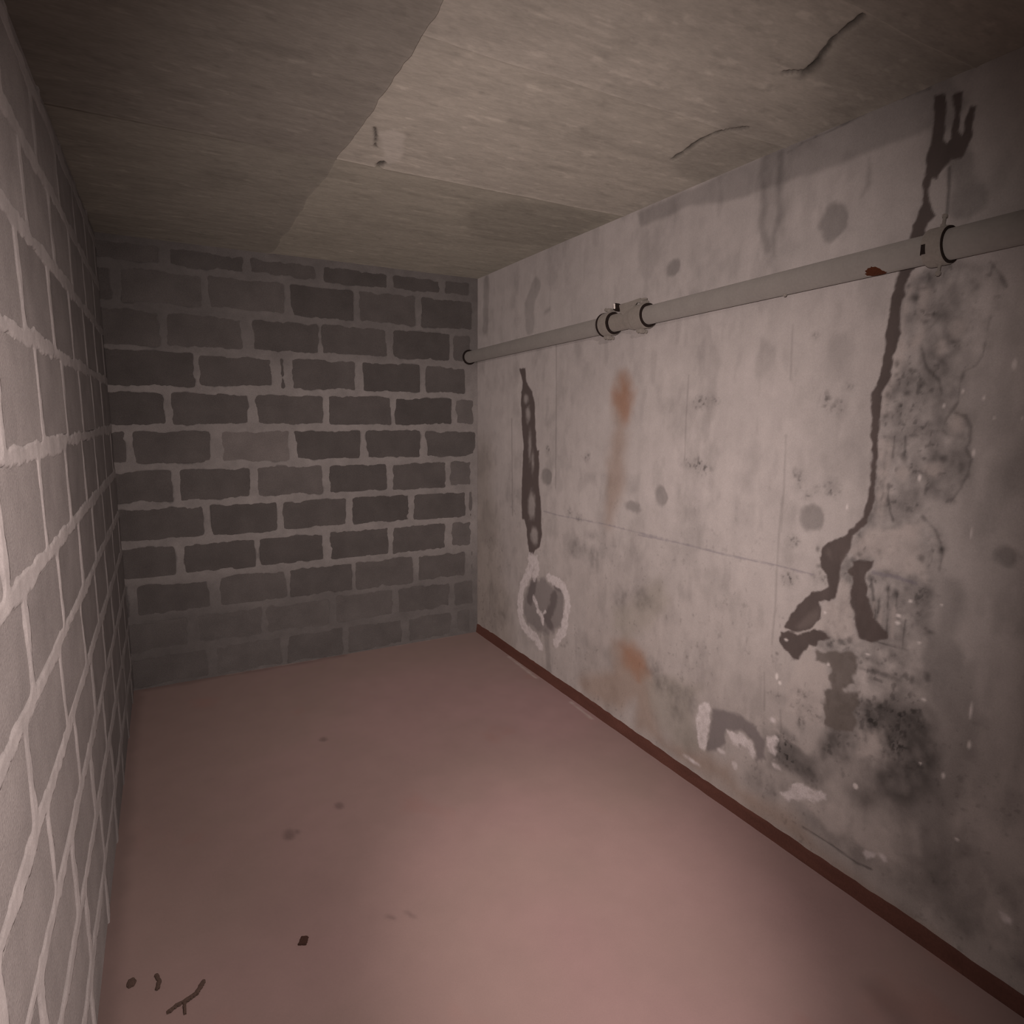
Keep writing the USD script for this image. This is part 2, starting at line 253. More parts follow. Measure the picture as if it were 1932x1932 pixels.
    ('pit', 'dot', [-2.731,1.6,0.005,0.005]),
    ('pit', 'dot', [-2.695,1.59,0.005,0.004]),
    ('pit', 'dot', [-2.702,1.576,0.005,0.003]),
    ('pit', 'dot', [-2.676,1.534,0.006,0.008]),
    ('pit', 'dot', [-2.676,1.476,0.006,0.005]),
    ('pit', 'dot', [-2.832,1.665,0.01,0.006]),
    ('pit', 'dot', [-2.839,1.366,0.009,0.008]),
    ('pit', 'dot', [-2.738,1.364,0.009,0.012]),
    ('pit', 'dot', [-2.764,1.557,0.006,0.005]),
    ('pit', 'dot', [-2.728,1.539,0.008,0.006]),
    ('pit', 'dot', [-2.638,1.069,0.005,0.004]),
    ('pit', 'dot', [-2.812,1.092,0.007,0.008]),
    ('pit', 'dot', [-2.859,1.123,0.006,0.009]),
    ('pit', 'dot', [-2.679,1.007,0.01,0.01]),
    ('pit', 'dot', [-2.731,0.985,0.006,0.008]),
    ('pit', 'dot', [-2.753,0.978,0.007,0.011]),
    ('pit', 'dot', [-2.855,0.897,0.01,0.006]),
    ('pit', 'dot', [-2.687,0.726,0.013,0.004]),
    ('pit', 'dot', [-2.739,0.734,0.04,0.008]),
    ('pit', 'dot', [-2.821,0.746,0.006,0.011]),
    ('pit', 'dot', [-2.606,0.786,0.013,0.008]),
    ('pit', 'dot', [-2.634,0.8,0.009,0.01]),
    ('pit', 'dot', [-2.569,0.764,0.01,0.007]),
    ('pit', 'dot', [-2.74,0.633,0.011,0.009]),
    ('pit', 'dot', [-2.861,0.77,0.008,0.012]),
    ('pit', 'dot', [-2.381,0.67,0.005,0.005]),
    ('pit', 'dot', [-2.501,1.061,0.005,0.007]),
    ('pit', 'dot', [-2.511,1.006,0.008,0.006]),
    ('lightin', 'poly', [-2.587,1.045,-2.605,1.076,-2.612,1.05,-2.611,1.014,-2.592,0.987,-2.582,1.007]),
    ('lightin', 'poly', [-2.475,0.827,-2.519,0.869,-2.528,0.848,-2.513,0.819,-2.483,0.793,-2.457,0.78,-2.446,0.789]),
    ('lightin', 'poly', [-2.536,1.067,-2.547,1.055,-2.546,1.037,-2.535,1.048]),
    ('lightdrip', 'line', [0.0062,-2.695,0.936,-2.697,0.892]),
    ('lightdrip', 'line', [0.0096,-2.72,0.925,-2.716,0.876]),
    ('lightdrip', 'line', [0.0127,-2.753,0.935,-2.757,0.849]),
    ('mottle', 'poly', [-2.3,0.176,-2.433,0.248,-2.615,0.248,-2.682,0.261,-2.825,0.309,-2.926,0.395,-3.006,0.558,-3.049,0.334,-3.133,0.336,-3.156,0.13,-3.056,0.104,-2.845,0.109,-2.656,0.099,-2.476,0.122]),
]

# ------------------------------------------------------------------ helpers
USED = {}


def numbered(parent, name):
    k = USED.get((parent, name), -1) + 1
    USED[(parent, name)] = k
    return f"{parent}/{name}" + (f"_{k:03d}" if k else "")


def tag(prim, **data):
    for k, v in data.items():
        if v:
            prim.SetCustomDataByKey(k, v)
    return prim


def xform(name, parent="/World", loc=None, **data):
    x = UsdGeom.Xform.Define(stage, numbered(parent, name))
    if loc is not None:
        x.AddTranslateOp().Set(Gf.Vec3d(*loc))
    return tag(x.GetPrim(), **data)


def obj(name, mesh, mat, parent="/World", smooth=False, albedo=None, **data):
    parent = parent if isinstance(parent, str) else str(parent.GetPath())
    m = usdkit.mesh(stage, numbered(parent, name), mesh, mat, smooth=smooth)
    if albedo is not None:
        UsdGeom.PrimvarsAPI(m).CreatePrimvar("albedo", Sdf.ValueTypeNames.Color3fArray, "vertex").Set(Vt.Vec3fArray.FromNumpy(np.asarray(albedo, np.float32)))
    return tag(m.GetPrim(), **data)


def noise2(x, y, seed=0):
    xi, yi = np.floor(x).astype(np.int64), np.floor(y).astype(np.int64)
    tx, ty = x - xi, y - yi
    tx, ty = tx * tx * (3 - 2 * tx), ty * ty * (3 - 2 * ty)
    base = xi * 374761393 + yi * 668265263 + seed * 144665
    out = 0
    for a in (0, 1):
        for b in (0, 1):
            h = (base + a * 374761393 + b * 668265263) & 0xFFFFFFFF
            h = ((h ^ (h >> 13)) * 1274126177) & 0xFFFFFFFF
            out = out + ((h ^ (h >> 16)) & 0xFFFFFF) * ((tx if a else 1 - tx) * (ty if b else 1 - ty))
    return out / 16777215.0


def fbm2(x, y, octaves=3, seed=0):
    """centred fractal noise, about -1 .. 1"""
    s = sum(0.5 ** (o + 1) * noise2(x * 2 ** o + 7.3 * o, y * 2 ** o - 3.1 * o, seed + o) for o in range(octaves)) / (1 - 0.5 ** octaves)
    return (s - 0.5) * 2


def sstep(a, b, x):
    t = np.clip((x - a) / (b - a), 0, 1)
    return t * t * (3 - 2 * t)


def seg_dist(px, py, x0, y0, x1, y1):
    dx, dy = x1 - x0, y1 - y0
    t = np.clip(((px - x0) * dx + (py - y0) * dy) / (dx * dx + dy * dy + 1e-12), 0, 1)
    return np.hypot(px - x0 - t * dx, py - y0 - t * dy)


def shape_sd(kind, v, px, py):
    """signed distance (metres, negative inside) to a traced shape"""
    if kind == "dot":
        cx, cy, rx, ry = v
        q = np.hypot((px - cx) / rx, (py - cy) / ry)
        return (q - 1) * min(rx, ry)
    if kind == "line":
        w, pts = v[0], np.array(v[1:]).reshape(-1, 2)
        d = np.min([seg_dist(px, py, *pts[i], *pts[i + 1]) for i in range(len(pts) - 1)], axis=0)
        return d - w / 2
    pts = np.array(v).reshape(-1, 2)
    d, inside = np.full(px.shape, 9.0), np.zeros(px.shape, bool)
    for i in range(len(pts)):
        (x0, y0), (x1, y1) = pts[i], pts[(i + 1) % len(pts)]
        d = np.minimum(d, seg_dist(px, py, x0, y0, x1, y1))
        if y0 != y1:
            inside ^= ((y0 > py) != (y1 > py)) & (px < (x1 - x0) * (py - y0) / (y1 - y0) + x0)
    return np.where(inside, -d, d)


def layer(stains, names, px, py, soft, ragged, freq, seed=0, grow=0.0):
    """mask 0..1 of all traced shapes with one of these names; soft and ragged in metres"""
    out = np.zeros(px.shape)
    for k, (n, kind, v) in enumerate(stains):
        if n not in names:
            continue
        a = np.array(v)
        if kind == "dot":
            lo, hi = a[:2] - a[2:], a[:2] + a[2:]
            pad = 0.0
        else:
            pad = a[0] / 2 if kind == "line" else 0
            q = (a[1:] if kind == "line" else a).reshape(-1, 2)
            lo, hi = q.min(0), q.max(0)
        pad += 2 * soft + 2 * ragged
        s = np.nonzero((px > lo[0] - pad) & (px < hi[0] + pad) & (py > lo[1] - pad) & (py < hi[1] + pad))
        if not len(s[0]):
            continue
        x, y = px[s], py[s]
        r = min(ragged, 0.6 * min(v[2], v[3])) if kind == "dot" else ragged
        sd = shape_sd(kind, v, x, y) - grow + r * fbm2(x * freq, y * freq, 3, seed + 17 * k)
        out[s] = np.maximum(out[s], 1 - sstep(-soft, soft, sd))
    return out


def grid_faces(n, m, flip=False):
    i, j = np.meshgrid(np.arange(n - 1), np.arange(m - 1), indexing="ij")
    a = i * m + j
    f = np.stack([a, a + m, a + m + 1, a, a + m + 1, a + 1], -1).reshape(-1, 3)
    return f[:, ::-1] if flip else f


def sub_mesh(v, f, col, keep):
    """the part of a grid whose vertices are kept"""
    ff = f[keep[f].all(1)]
    if not len(ff):
        return None
    ids = np.unique(ff)
    back = np.zeros(len(v), np.int64)
    back[ids] = np.arange(len(ids))
    return v[ids], back[ff], col[ids], ids


def with_slab(v, f, col, lo, hi, c):
    """adds the solid behind a surface to its mesh"""
    b = trimesh.creation.box(bounds=[lo, hi])
    return np.vstack([v, b.vertices]), np.vstack([f, b.faces + len(v)]), np.vstack([col, np.tile(c, (len(b.vertices), 1))])


def man(m):
    return m3.Manifold(m3.Mesh(np.asarray(m.vertices, np.float32), np.asarray(m.faces, np.uint32)))


def tri(m):
    q = m.to_mesh()
    return trimesh.Trimesh(np.array(q.vert_properties[:, :3]), np.array(q.tri_verts))


# ------------------------------------------------------------------ materials
def mat(name, color=None, rough=0.85, grain=0.18, scale=220, bump=0.25, bump_dist=0.002, spec=0.3, metal=0.0, stretch=(1, 1, 1), coarse=0.0, coarse_scale=14):
    """colour from the mesh's own 'albedo' (or a fixed colour), broken by fine grain, with fine relief"""
    n = {"tc": ("texture_coordinate", {}), "mp": ("mapping", {"scale": stretch}), "g": ("noise_texture", {"scale": scale, "detail": 4.0, "roughness": 0.65}),
         "mr": ("map_range", {"from_min": 0.3, "from_max": 0.7, "to_min": 1 - grain, "to_max": 1 + grain}),
         "g2": ("noise_texture", {"scale": coarse_scale, "detail": 5.0, "roughness": 0.6}),
         "mr2": ("map_range", {"from_min": 0.3, "from_max": 0.7, "to_min": 1 - coarse, "to_max": 1 + coarse}),
         "pr": ("math", {"math_type": "multiply"}), "mu": ("vector_math", {"math_type": "scale"}),
         "b": ("bump", {"strength": bump, "distance": bump_dist}),
         "p": ("principled_bsdf", {"roughness": rough, "specular_ior_level": spec, "metallic": metal, "diffuse_roughness": 0.6})}
    links = [("tc.object", "mp.vector"), ("mp.vector", "g.vector"), ("mp.vector", "g2.vector"), ("g.fac", "mr.value"), ("g2.fac", "mr2.value"), ("mr.result", "pr.value1"), ("mr2.result", "pr.value2"), ("pr.value", "mu.scale"),
             ("mu.vector", "p.base_color"), ("g.fac", "b.height"), ("b.normal", "p.normal")]
    if color is None:
        n["at"] = ("attribute", {"attribute": "albedo"})
        links.append(("at.vector", "mu.vector1"))
    else:
        n["mu"][1]["vector1"] = color
    return usdkit.material(stage, "/World/Looks/" + name, n, links, surface="p.BSDF")


UsdGeom.Scope.Define(stage, "/World/Looks")
M_CONC = mat("cast_concrete", grain=0.07, scale=260, bump=0.3, coarse=0.05)
M_WET = mat("damp_concrete", rough=0.5, grain=0.06, scale=260, bump=0.2, spec=0.4)
M_CRUST = mat("mineral_crust", rough=0.9, grain=0.14, scale=180, bump=0.6)
M_MORTAR = mat("mortar", grain=0.10, scale=240, bump=0.5, bump_dist=0.003, coarse=0.10, coarse_scale=9)
M_BLOCK = mat("concrete_block", grain=0.16, scale=190, bump=0.7, bump_dist=0.004, coarse=0.14, coarse_scale=7)
M_CEIL = mat("formwork_concrete", grain=0.09, scale=130, bump=0.35, stretch=(0.35, 1, 1), coarse=0.07, coarse_scale=30)
M_FLOOR = mat("painted_floor", rough=0.62, grain=0.035, scale=300, bump=0.15, spec=0.35, coarse=0.03, coarse_scale=8)
M_SKIRT = mat("skirting_paint", rough=0.7, grain=0.12, scale=160, bump=0.3)
M_PIPE = mat("pipe_paint", (0.305, 0.30, 0.28), rough=0.5, grain=0.05, scale=120, bump=0.08, coarse=0.05)
M_COUP = mat("coupling_paint", (0.275, 0.262, 0.235), rough=0.5, grain=0.08, scale=150, bump=0.15, coarse=0.06, coarse_scale=40)
M_RUBBER = mat("rubber", (0.018, 0.012, 0.010), rough=0.8, grain=0.1, bump=0.1)
M_RUST = mat("rust", (0.085, 0.026, 0.010), rough=0.95, grain=0.35, scale=320, bump=0.6)
M_GLINT = mat("bolt_glint", (0.78, 0.76, 0.72), rough=0.35, grain=0.05, bump=0.05)  # pale colour stands in for the glint on the steel bolt
M_DARK = mat("dark_debris", (0.065, 0.034, 0.026), rough=0.8, grain=0.3, scale=350, bump=0.4)
M_DIRT = mat("dried_dirt", (0.105, 0.072, 0.058), rough=0.95, grain=0.3, scale=350, bump=0.6)
M_PLAIN = mat("plain_render", (0.34, 0.33, 0.32), grain=0.1, scale=120, coarse=0.1)

# ------------------------------------------------------------------ right wall: cast concrete
ys = np.concatenate([np.arange(0.01, -1.3, -0.0058), np.arange(-1.3, -3.3, -0.0037), np.arange(-3.3, -4.2, -0.012)])
zs = np.arange(-0.01, H + 0.012, 0.0046)
GY, GZ = np.meshgrid(ys, zs, indexing="ij")


def L(names, soft, ragged=0.0, freq=40, seed=0, grow=0.0):
    return layer(STAINS, names.split(), GY, GZ, soft, ragged, freq, seed, grow)[..., None]


def mixc(c, m, target, k=1.0):
    return c + (np.asarray(target) - c) * (m * k)


base = np.array([0.515, 0.500, 0.484])
mott = 1 + 0.10 * fbm2(GY * 2.2, GZ * 2.2, 4, 3) + 0.05 * fbm2(GY * 26, GZ * 1.6, 3, 5) + 0.05 * fbm2(GY * 14, GZ * 14, 3, 9)
col = base * mott[..., None]
blot = sstep(0.05, 0.55, fbm2(GY * 8, GZ * 6, 5, 21))[..., None]
col *= 1 - 0.15 * blot
blot2 = sstep(0.10, 0.6, fbm2(GY * 22, GZ * 9, 4, 23) + 0.3 * fbm2(GY * 3, GZ * 3, 2, 24))[..., None]
col *= 1 - 0.10 * blot2
# the dirty bottom third of the wall
low = (sstep(1.15, 0.25, GZ) * (0.55 + 0.45 * fbm2(GY * 3.5, GZ * 2.5, 4, 33)))[..., None]
col *= 1 - 0.16 * np.clip(low, 0, 1) * np.array([0.8, 1.0, 1.15])
col *= 1 - 0.28 * L("topband", 0.012, 0.012, 10, 1)
col = mixc(col, L("rust2", 0.05, 0.05, 6, 2), [0.33, 0.235, 0.17], 0.5)
col = mixc(col, L("rust", 0.045, 0.04, 12, 3), [0.34, 0.17, 0.09], 0.62)
# honeycombed, repaired band
bandm = L("band", 0.02, 0.02, 14, 4)
bm = (0.70 + 0.42 * fbm2(GY * 11, GZ * 9, 4, 41) + 0.34 * fbm2(GY * 38, GZ * 34, 3, 43))[..., None]
col *= 1 + (np.clip(bm, 0.3, 1.1) - 1) * bandm * 0.85
pits = sstep(0.30, 0.62, fbm2(GY * 62, GZ * 55, 3, 45) + 0.4 * fbm2(GY * 9, GZ * 7, 2, 46))[..., None]
col *= 1 - 0.38 * pits * bandm
mt = L("mottle", 0.05, 0.04, 8, 26)
col *= 1 - mt * (0.20 + 0.30 * np.clip(fbm2(GY * 13, GZ * 9, 4, 47) + 0.5 * fbm2(GY * 40, GZ * 30, 3, 48), -0.6, 1))[..., None]
col = mixc(col, L("green", 0.04, 0.03, 9, 27), [0.33, 0.315, 0.265], 0.45)
db = L("dampband", 0.02, 0.02, 10, 5)
col *= 1 - 0.32 * db * (0.8 + 0.3 * fbm2(GY * 12, GZ * 7, 3, 51))[..., None]
lm = L("dampF", 0.03, 0.03, 9, 6)
col *= 1 - 0.50 * lm * np.clip(0.75 + 0.9 * fbm2(GY * 15, GZ * 10, 4, 53), 0, 1)[..., None]
mz = L("mouldzone", 0.03, 0.03, 9, 7)
col *= 1 - 0.45 * mz * np.clip(0.55 + 1.0 * fbm2(GY * 30, GZ * 26, 4, 57), 0, 1)[..., None]
pale = L("pale", 0.014, 0.016, 35, 8)
pm = np.clip(0.80 + 0.35 * fbm2(GY * 45, GZ * 40, 3, 61), 0.3, 1)[..., None]
col = mixc(col, pale, [0.545, 0.515, 0.49], 0.8 * pm)
col *= 1 - 0.40 * L("wiggle", 0.005, 0.006, 40, 9)
col *= 1 - 0.24 * L("drip2", 0.012, 0.010, 25, 10)
col *= 1 - 0.30 * L("damp2", 0.015, 0.015, 20, 11)
md = L("mould", 0.022, 0.016, 30, 12)
speck = sstep(0.05, 0.55, fbm2(GY * 95, GZ * 85, 3, 63) + 0.25 * fbm2(GY * 20, GZ * 20, 2, 64))[..., None]
col *= 1 - md * (0.20 + 0.55 * speck)
corner_shade_damp = layer([("c", "poly", [0.1, -0.1, 0.1, 1.35, -0.18, 1.25, -0.30, 0.8, -0.42, 0.45, -0.55, -0.1])], ["c"], GY, GZ, 0.12, 0.06, 6, 35)[..., None]  # back corner shade painted in, with brownish damp near the floor
col *= 1 - corner_shade_damp * np.array([0.17, 0.19, 0.22])
ss = L("spotsoft", 0.03, 0.025, 18, 31)
col *= 1 - ss * (0.26 + 0.22 * fbm2(GY * 40, GZ * 36, 3, 93)[..., None])
allspeck = (sstep(0.42, 0.80, fbm2(GY * 60, GZ * 55, 3, 66) + 0.35 * fbm2(GY * 4, GZ * 4, 3, 68)) * sstep(1.7, 0.5, GZ))[..., None]
col *= 1 - 0.22 * allspeck
col *= 1 - 0.20 * L("form", 0.004, 0.002, 30, 13)
col = mixc(col, L("chalk", 0.003, 0.003, 60, 14), [0.21, 0.20, 0.24], 0.5)
col *= 1 - 0.5 * L("crackline", 0.003, 0.002, 50, 15)
col *= 1 - 0.5 * L("topcrack", 0.006, 0.008, 40, 16)
col *= 1 - 0.50 * L("drip", 0.004, 0.003, 50, 17)
col *= 1 - 0.48 * L("pit", 0.007, 0.010, 70, 28)
col = mixc(col, L("lightdrip", 0.004, 0.003, 40, 29), [0.47, 0.44, 0.42], 0.6)
tie = L("tie", 0.010, 0.008, 40, 18)
col *= 1 - 0.36 * tie
damp = L("damp", 0.006, 0.014, 38, 19)
col = mixc(col, damp, [0.165, 0.15, 0.135], 0.85)
arch = np.maximum(L("archdark", 0.010, 0.010, 40, 20), 0.8 * L("ringdark", 0.018, 0.02, 30, 20))
col = mixc(col, arch, [0.22, 0.205, 0.205], 0.85)
col = mixc(col, L("ringdark2", 0.012, 0.012, 40, 21), [0.14, 0.125, 0.125], 0.7)
streak = L("streak", 0.0035, 0.0060, 50, 22, 0.0032)
col = mixc(col, streak, np.array([0.112, 0.094, 0.088]) * (1 + 0.16 * fbm2(GY * 30, GZ * 14, 3, 71))[..., None], 0.96)
col = mixc(col, streak * L("lightin", 0.012, 0.006, 40, 30), [0.21, 0.185, 0.172], 0.6)
chain = L("chain", 0.005, 0.006, 45, 23) * (1 - 0.62 * L("chainhole", 0.016, 0.010, 40, 24))
col = mixc(col, chain, [0.105, 0.085, 0.08], 0.93)
white = L("white", 0.006, 0.013, 55, 25)
wm = np.clip(0.85 + 0.5 * fbm2(GY * 60, GZ * 60, 3, 73), 0.25, 1)[..., None]
col = mixc(col, white, [0.74, 0.715, 0.715], 0.9 * wm)
col = mixc(col, L("fleck", 0.003, 0.0), [0.80, 0.78, 0.76], 0.85)
relief = (0.0012 * fbm2(GY * 3, GZ * 3, 3, 81) + 0.0006 * fbm2(GY * 30, GZ * 30, 3, 83)
          - 0.004 * (tie * sstep(0.2, 1, tie))[..., 0] + 0.0035 * bandm[..., 0] * fbm2(GY * 26, GZ * 22, 3, 85)
          + 0.0018 * (pale * pm)[..., 0] - 0.0022 * L("wiggle crackline form", 0.005)[..., 0] - 0.004 * L("topcrack", 0.006)[..., 0])
V = np.stack([W - relief, GY, GZ], -1).reshape(-1, 3)
F = grid_faces(len(ys), len(zs))
C = np.clip(col, 0.01, 0.9).reshape(-1, 3)
n0 = np.cross(V[F[0, 1]] - V[F[0, 0]], V[F[0, 2]] - V[F[0, 0]])
if n0[0] > 0:
    F = F[:, ::-1]
wall_right = xform("wall_right", kind="structure", label="cast concrete wall with dark leak stains, rust and white mineral crust, right of the room", category="wall")
v, f, c = with_slab(V, F, C, [W + 0.012, Y0, -0.1], [W + 0.2, 0.2, H + 0.1], base)
obj("concrete_face", (v, f), M_CONC, wall_right, smooth=True, albedo=c)
far = trimesh.creation.box(bounds=[[W, Y0, 0], [W + 0.1, -4.19, H]])
obj("concrete_face", far, M_PLAIN, wall_right)


def patches(name, mask, lift, material, least=60, thr=0.25, label=None, seed=0):
    """each connected stain or crust as a part of its own: a film that rises out of the wall's surface"""
    m = mask.reshape(-1)
    off = lift * (sstep(thr, 1, m) - 0.35)
    if name == "mineral_crust":
        off = off * (1 + 0.5 * fbm2(V[:, 1] * 90, V[:, 2] * 90, 3, 91))
    q = sub_mesh(V - np.c_[off, 0 * off, 0 * off], F, C, m > thr)
    vv, ff, cc, _ = q
    parts = trimesh.graph.connected_component_labels(trimesh.Trimesh(vv, ff, process=False).edges, len(vv))
    for k in np.unique(parts):
        s = sub_mesh(vv, ff, cc, parts == k)
        if s is None or len(s[0]) < least:
            continue
        obj(name, (s[0], s[1]), material, wall_right, smooth=True, albedo=s[2], label=label)


patches("water_stain", np.maximum(streak, chain), 0.0007, M_WET, label="dark brown leak stain")
patches("mineral_crust", white, 0.0022, M_CRUST, label="white mineral crust")
patches("tie_plug", tie, 0.0008, M_CONC, label="round grey formwork tie plug")
patches("damp_patch", np.maximum(damp, arch), 0.0005, M_WET, label="dark grey damp patch")

# painted skirting line along the foot of the right wall
yk = np.arange(0.0, -4.2, -0.012)
top = 0.048 + 0.010 * fbm2(yk * 2.3, yk * 0 + 1.5, 3, 5) + 0.003 * fbm2(yk * 25, yk * 0 + 4, 2, 6) + 0.012 * sstep(-1.9, -0.9, yk)
prof, pc = [], []
for t, x in ((0.0, 0.012), (0.25, 0.0095), (0.6, 0.0055), (0.9, 0.0035), (1.0, -0.002)):
    prof.append(np.stack([W - x - 0.0025 * t * 0 - 0.0015 * fbm2(yk * 14, yk * 0 + 9 * t, 2, 8), yk, top * t - 0.002 * (t == 0)], -1))
    tone = 1 + 0.2 * fbm2(yk * 9, yk * 0 + 5 * t, 3, 9)
    pc.append(np.outer(tone, [0.135, 0.060, 0.045]))
pv, pf, pcol = np.stack(prof, 1).reshape(-1, 3), grid_faces(len(yk), 5), np.stack(pc, 1).reshape(-1, 3)
nn = np.cross(pv[pf[0, 1]] - pv[pf[0, 0]], pv[pf[0, 2]] - pv[pf[0, 0]])
obj("baseboard_right", (pv, pf[:, ::-1] if nn[0] > 0 else pf), M_SKIRT, smooth=True, albedo=pcol, kind="structure",
    label="dark red-brown painted skirting line along the foot of the concrete wall", category="skirting")

# ------------------------------------------------------------------ block walls
PIPE_P, PIPE_U, PIPE_R = np.array([1.970, 0.0, 1.834]), np.array([0, -1, 0.0221]) / math.hypot(1, 0.0221), 0.0363


def block_wall(name, label, to3, a_axis, z_axis, courses, joints, gap, mort, blk, tones, wash, seed, flip, slab, hole=None, ragged=0.012, dirt_and_shade=lambda a, z: 1.0, corner=None):
    """a wall of rough concrete blocks: every block its own mesh, the smeared mortar a relief that laps over their edges"""
    rnd = random.Random(seed)
    root = xform(name, kind="structure", label=label, category="wall")
    A, Z = np.meshgrid(a_axis, z_axis, indexing="ij")
    d = np.full(A.shape, 9.0)
    a_lo, a_hi = min(a_axis), max(a_axis)
    for k in range(len(courses) - 1):
        z0, z1 = courses[k], courses[k + 1]
        js = sorted(j for j in joints[k] if a_lo + 0.02 < j < a_hi - 0.02)
        ends = [a_lo - 0.05] + js + [a_hi + (0.05 if corner is None else corner[k])]
        for i in range(len(ends) - 1):
            g0, g1 = gap * rnd.uniform(0.65, 1.35) / 2, gap * rnd.uniform(0.65, 1.35) / 2
            gz0, gz1 = gap * rnd.uniform(0.75, 1.25) / 2, gap * rnd.uniform(0.75, 1.25) / 2
            r = (ends[i] + g0, ends[i + 1] - g1, z0 + gz0, z1 - gz1)
            sl = (A > r[0] - 0.06) & (A < r[1] + 0.06) & (Z > r[2] - 0.06) & (Z < r[3] + 0.06)
            ax, zx = A[sl], Z[sl]
            qx, qz = np.abs(ax - (r[0] + r[1]) / 2) - (r[1] - r[0]) / 2 + 0.012, np.abs(zx - (r[2] + r[3]) / 2) - (r[3] - r[2]) / 2 + 0.012
            sd = np.hypot(np.maximum(qx, 0), np.maximum(qz, 0)) + np.minimum(np.maximum(qx, qz), 0) - 0.012
            w = wash(0.5 * (r[0] + r[1]), 0.5 * (r[2] + r[3]))
            sd = sd + 0.010 * w
            d[sl] = np.minimum(d[sl], sd)
            # the block itself, its edges under the mortar
            b = (max(r[0] - 0.006, a_lo), min(r[1] + 0.006, a_hi), max(r[2] - 0.006, 0), min(r[3] + 0.006, H))
            if b[1] - b[0] < 0.015 or b[3] - b[2] < 0.015:
                continue
            fv = []
            tilt = [rnd.uniform(-0.0012, 0.0012) for _ in range(4)]
            for depth, inset in ((0.0, 0.005), (-0.005, 0.0), (-0.07, 0.0)):
                for q, (aa, zz) in enumerate(((b[0] + inset, b[2] + inset), (b[1] - inset, b[2] + inset), (b[1] - inset, b[3] - inset), (b[0] + inset, b[3] - inset))):
                    fv.append(to3(aa, zz, depth + (tilt[q] if depth == 0 else 0)))
            ff = [[0, 1, 2], [0, 2, 3], [8, 10, 9], [8, 11, 10]]
            for lo in (0, 4):
                for q in range(4):
                    p, s = lo + q, lo + (q + 1) % 4
                    ff += [[p, p + 4, s + 4], [p, s + 4, s]]
            ff = np.array(ff)
            bm_ = trimesh.Trimesh(np.array(fv), ff[:, ::-1] if flip else ff, process=False)
            if bm_.volume < 0:
                bm_.invert()
            if hole is not None and b[0] < hole[0] + hole[2] and b[1] > hole[0] - hole[2] and b[2] < hole[1] + hole[2] and b[3] > hole[1] - hole[2]:
                cyl = trimesh.creation.cylinder(radius=hole[2], height=0.3, sections=40)
                cyl.apply_transform(trimesh.transformations.rotation_matrix(math.pi / 2, [1, 0, 0]))
                cyl.apply_translation([hole[0], 0, hole[1]])
                bm_ = tri(man(bm_) - man(cyl))
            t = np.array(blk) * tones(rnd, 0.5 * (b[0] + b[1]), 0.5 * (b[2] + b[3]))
            t = t + (np.array(mort) * dirt_and_shade(0.5 * (b[0] + b[1]), 0.5 * (b[2] + b[3])) - t) * 0.75 * w
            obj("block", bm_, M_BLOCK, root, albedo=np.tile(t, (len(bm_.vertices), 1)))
    d = d + ragged * fbm2(A * 9, Z * 9, 3, seed) + 0.5 * ragged * fbm2(A * 38, Z * 30, 3, seed + 5)
    m = sstep(-0.0045, 0.0045, d)
    # thin smears of mortar left on some faces
    sm = sstep(0.30, 0.62, fbm2(A * 5.5, Z * 7, 4, seed + 11)) * 0.0
    h = -0.0075 + 0.0100 * m + m * (0.0016 * fbm2(A * 22, Z * 22, 3, seed + 21) + 0.0012 * fbm2(A * 4, Z * 4, 2, seed + 23))
    tone = 1 + 0.14 * fbm2(A * 3, Z * 3, 3, seed + 31) + 0.10 * fbm2(A * 25, Z * 25, 3, seed + 33)
    cc = np.array(mort) * (tone * dirt_and_shade(A, Z))[..., None]
    cc = cc * (1 - 0.35 * (1 - m))[..., None]
    v = np.stack(to3(A, Z, h), -1).reshape(-1, 3)
    f = grid_faces(len(a_axis), len(z_axis), flip)
    cc = cc.reshape(-1, 3)
    if hole is not None:
        r = np.hypot(v[:, 0] - hole[0], v[:, 2] - hole[1])
        f = f[(r[f] > hole[2] - 0.002).all(1)]
    # mortar under block faces is never seen: leave it out
    deep = (d < -0.014).reshape(-1)
    f = f[~deep[f].all(1)]
    used = np.unique(f)
    back = np.zeros(len(v), np.int64)
    back[used] = np.arange(len(used))
    v, f, cc = v[used], back[f], cc[used]
    if slab is not None:
        v, f, cc = with_slab(v, f, cc, *slab, mort)
    obj("mortar", (v, f), M_MORTAR, root, smooth=True, albedo=np.clip(cc, 0.01, 0.9))
    return root


def alternate(a, b, n, first, lo, hi, pitch=0.4):
    return [[x for x in np.arange((a if (k + first) % 2 else b) - 20 * pitch, hi, pitch) if x > lo] for k in range(n)]


# back wall, joints measured course by course from the floor up
BZ = [-0.013 + 0.2 * k for k in range(12)] + [H - 0.012]
BJ = [[0.38, 0.767, 1.13, 1.51, 1.86], [0.293, 0.667, 1.059, 1.452, 1.84], [0.03, 0.419, 0.81, 1.194, 1.587, 1.96], [0.261, 0.654, 1.034, 1.425, 1.823], [0.017, 0.403, 0.779, 1.179, 1.568, 1.953],
      [0.266, 0.646, 1.042, 1.439, 1.818], [0.073, 0.473, 0.865, 1.269, 1.656], [0.26, 0.663, 1.063, 1.462, 1.859], [0.401, 0.80, 0.86, 1.259, 1.656, 1.96], [0.261, 0.656, 1.042, 1.444, 1.845],
      [0.07, 0.465, 0.872, 1.255, 1.628], [0.282, 0.671, 1.052, 1.452, 1.787]]


def back_tone(rnd, a, z):
    k = rnd.uniform(0.86, 1.14)
    if abs(z - 1.29) < 0.08 and 0.5 < a < 0.86:
        k = 1.75
    if abs(z - 1.09) < 0.08 and 0.68 < a < 1.0:
        k = 1.35
    return k


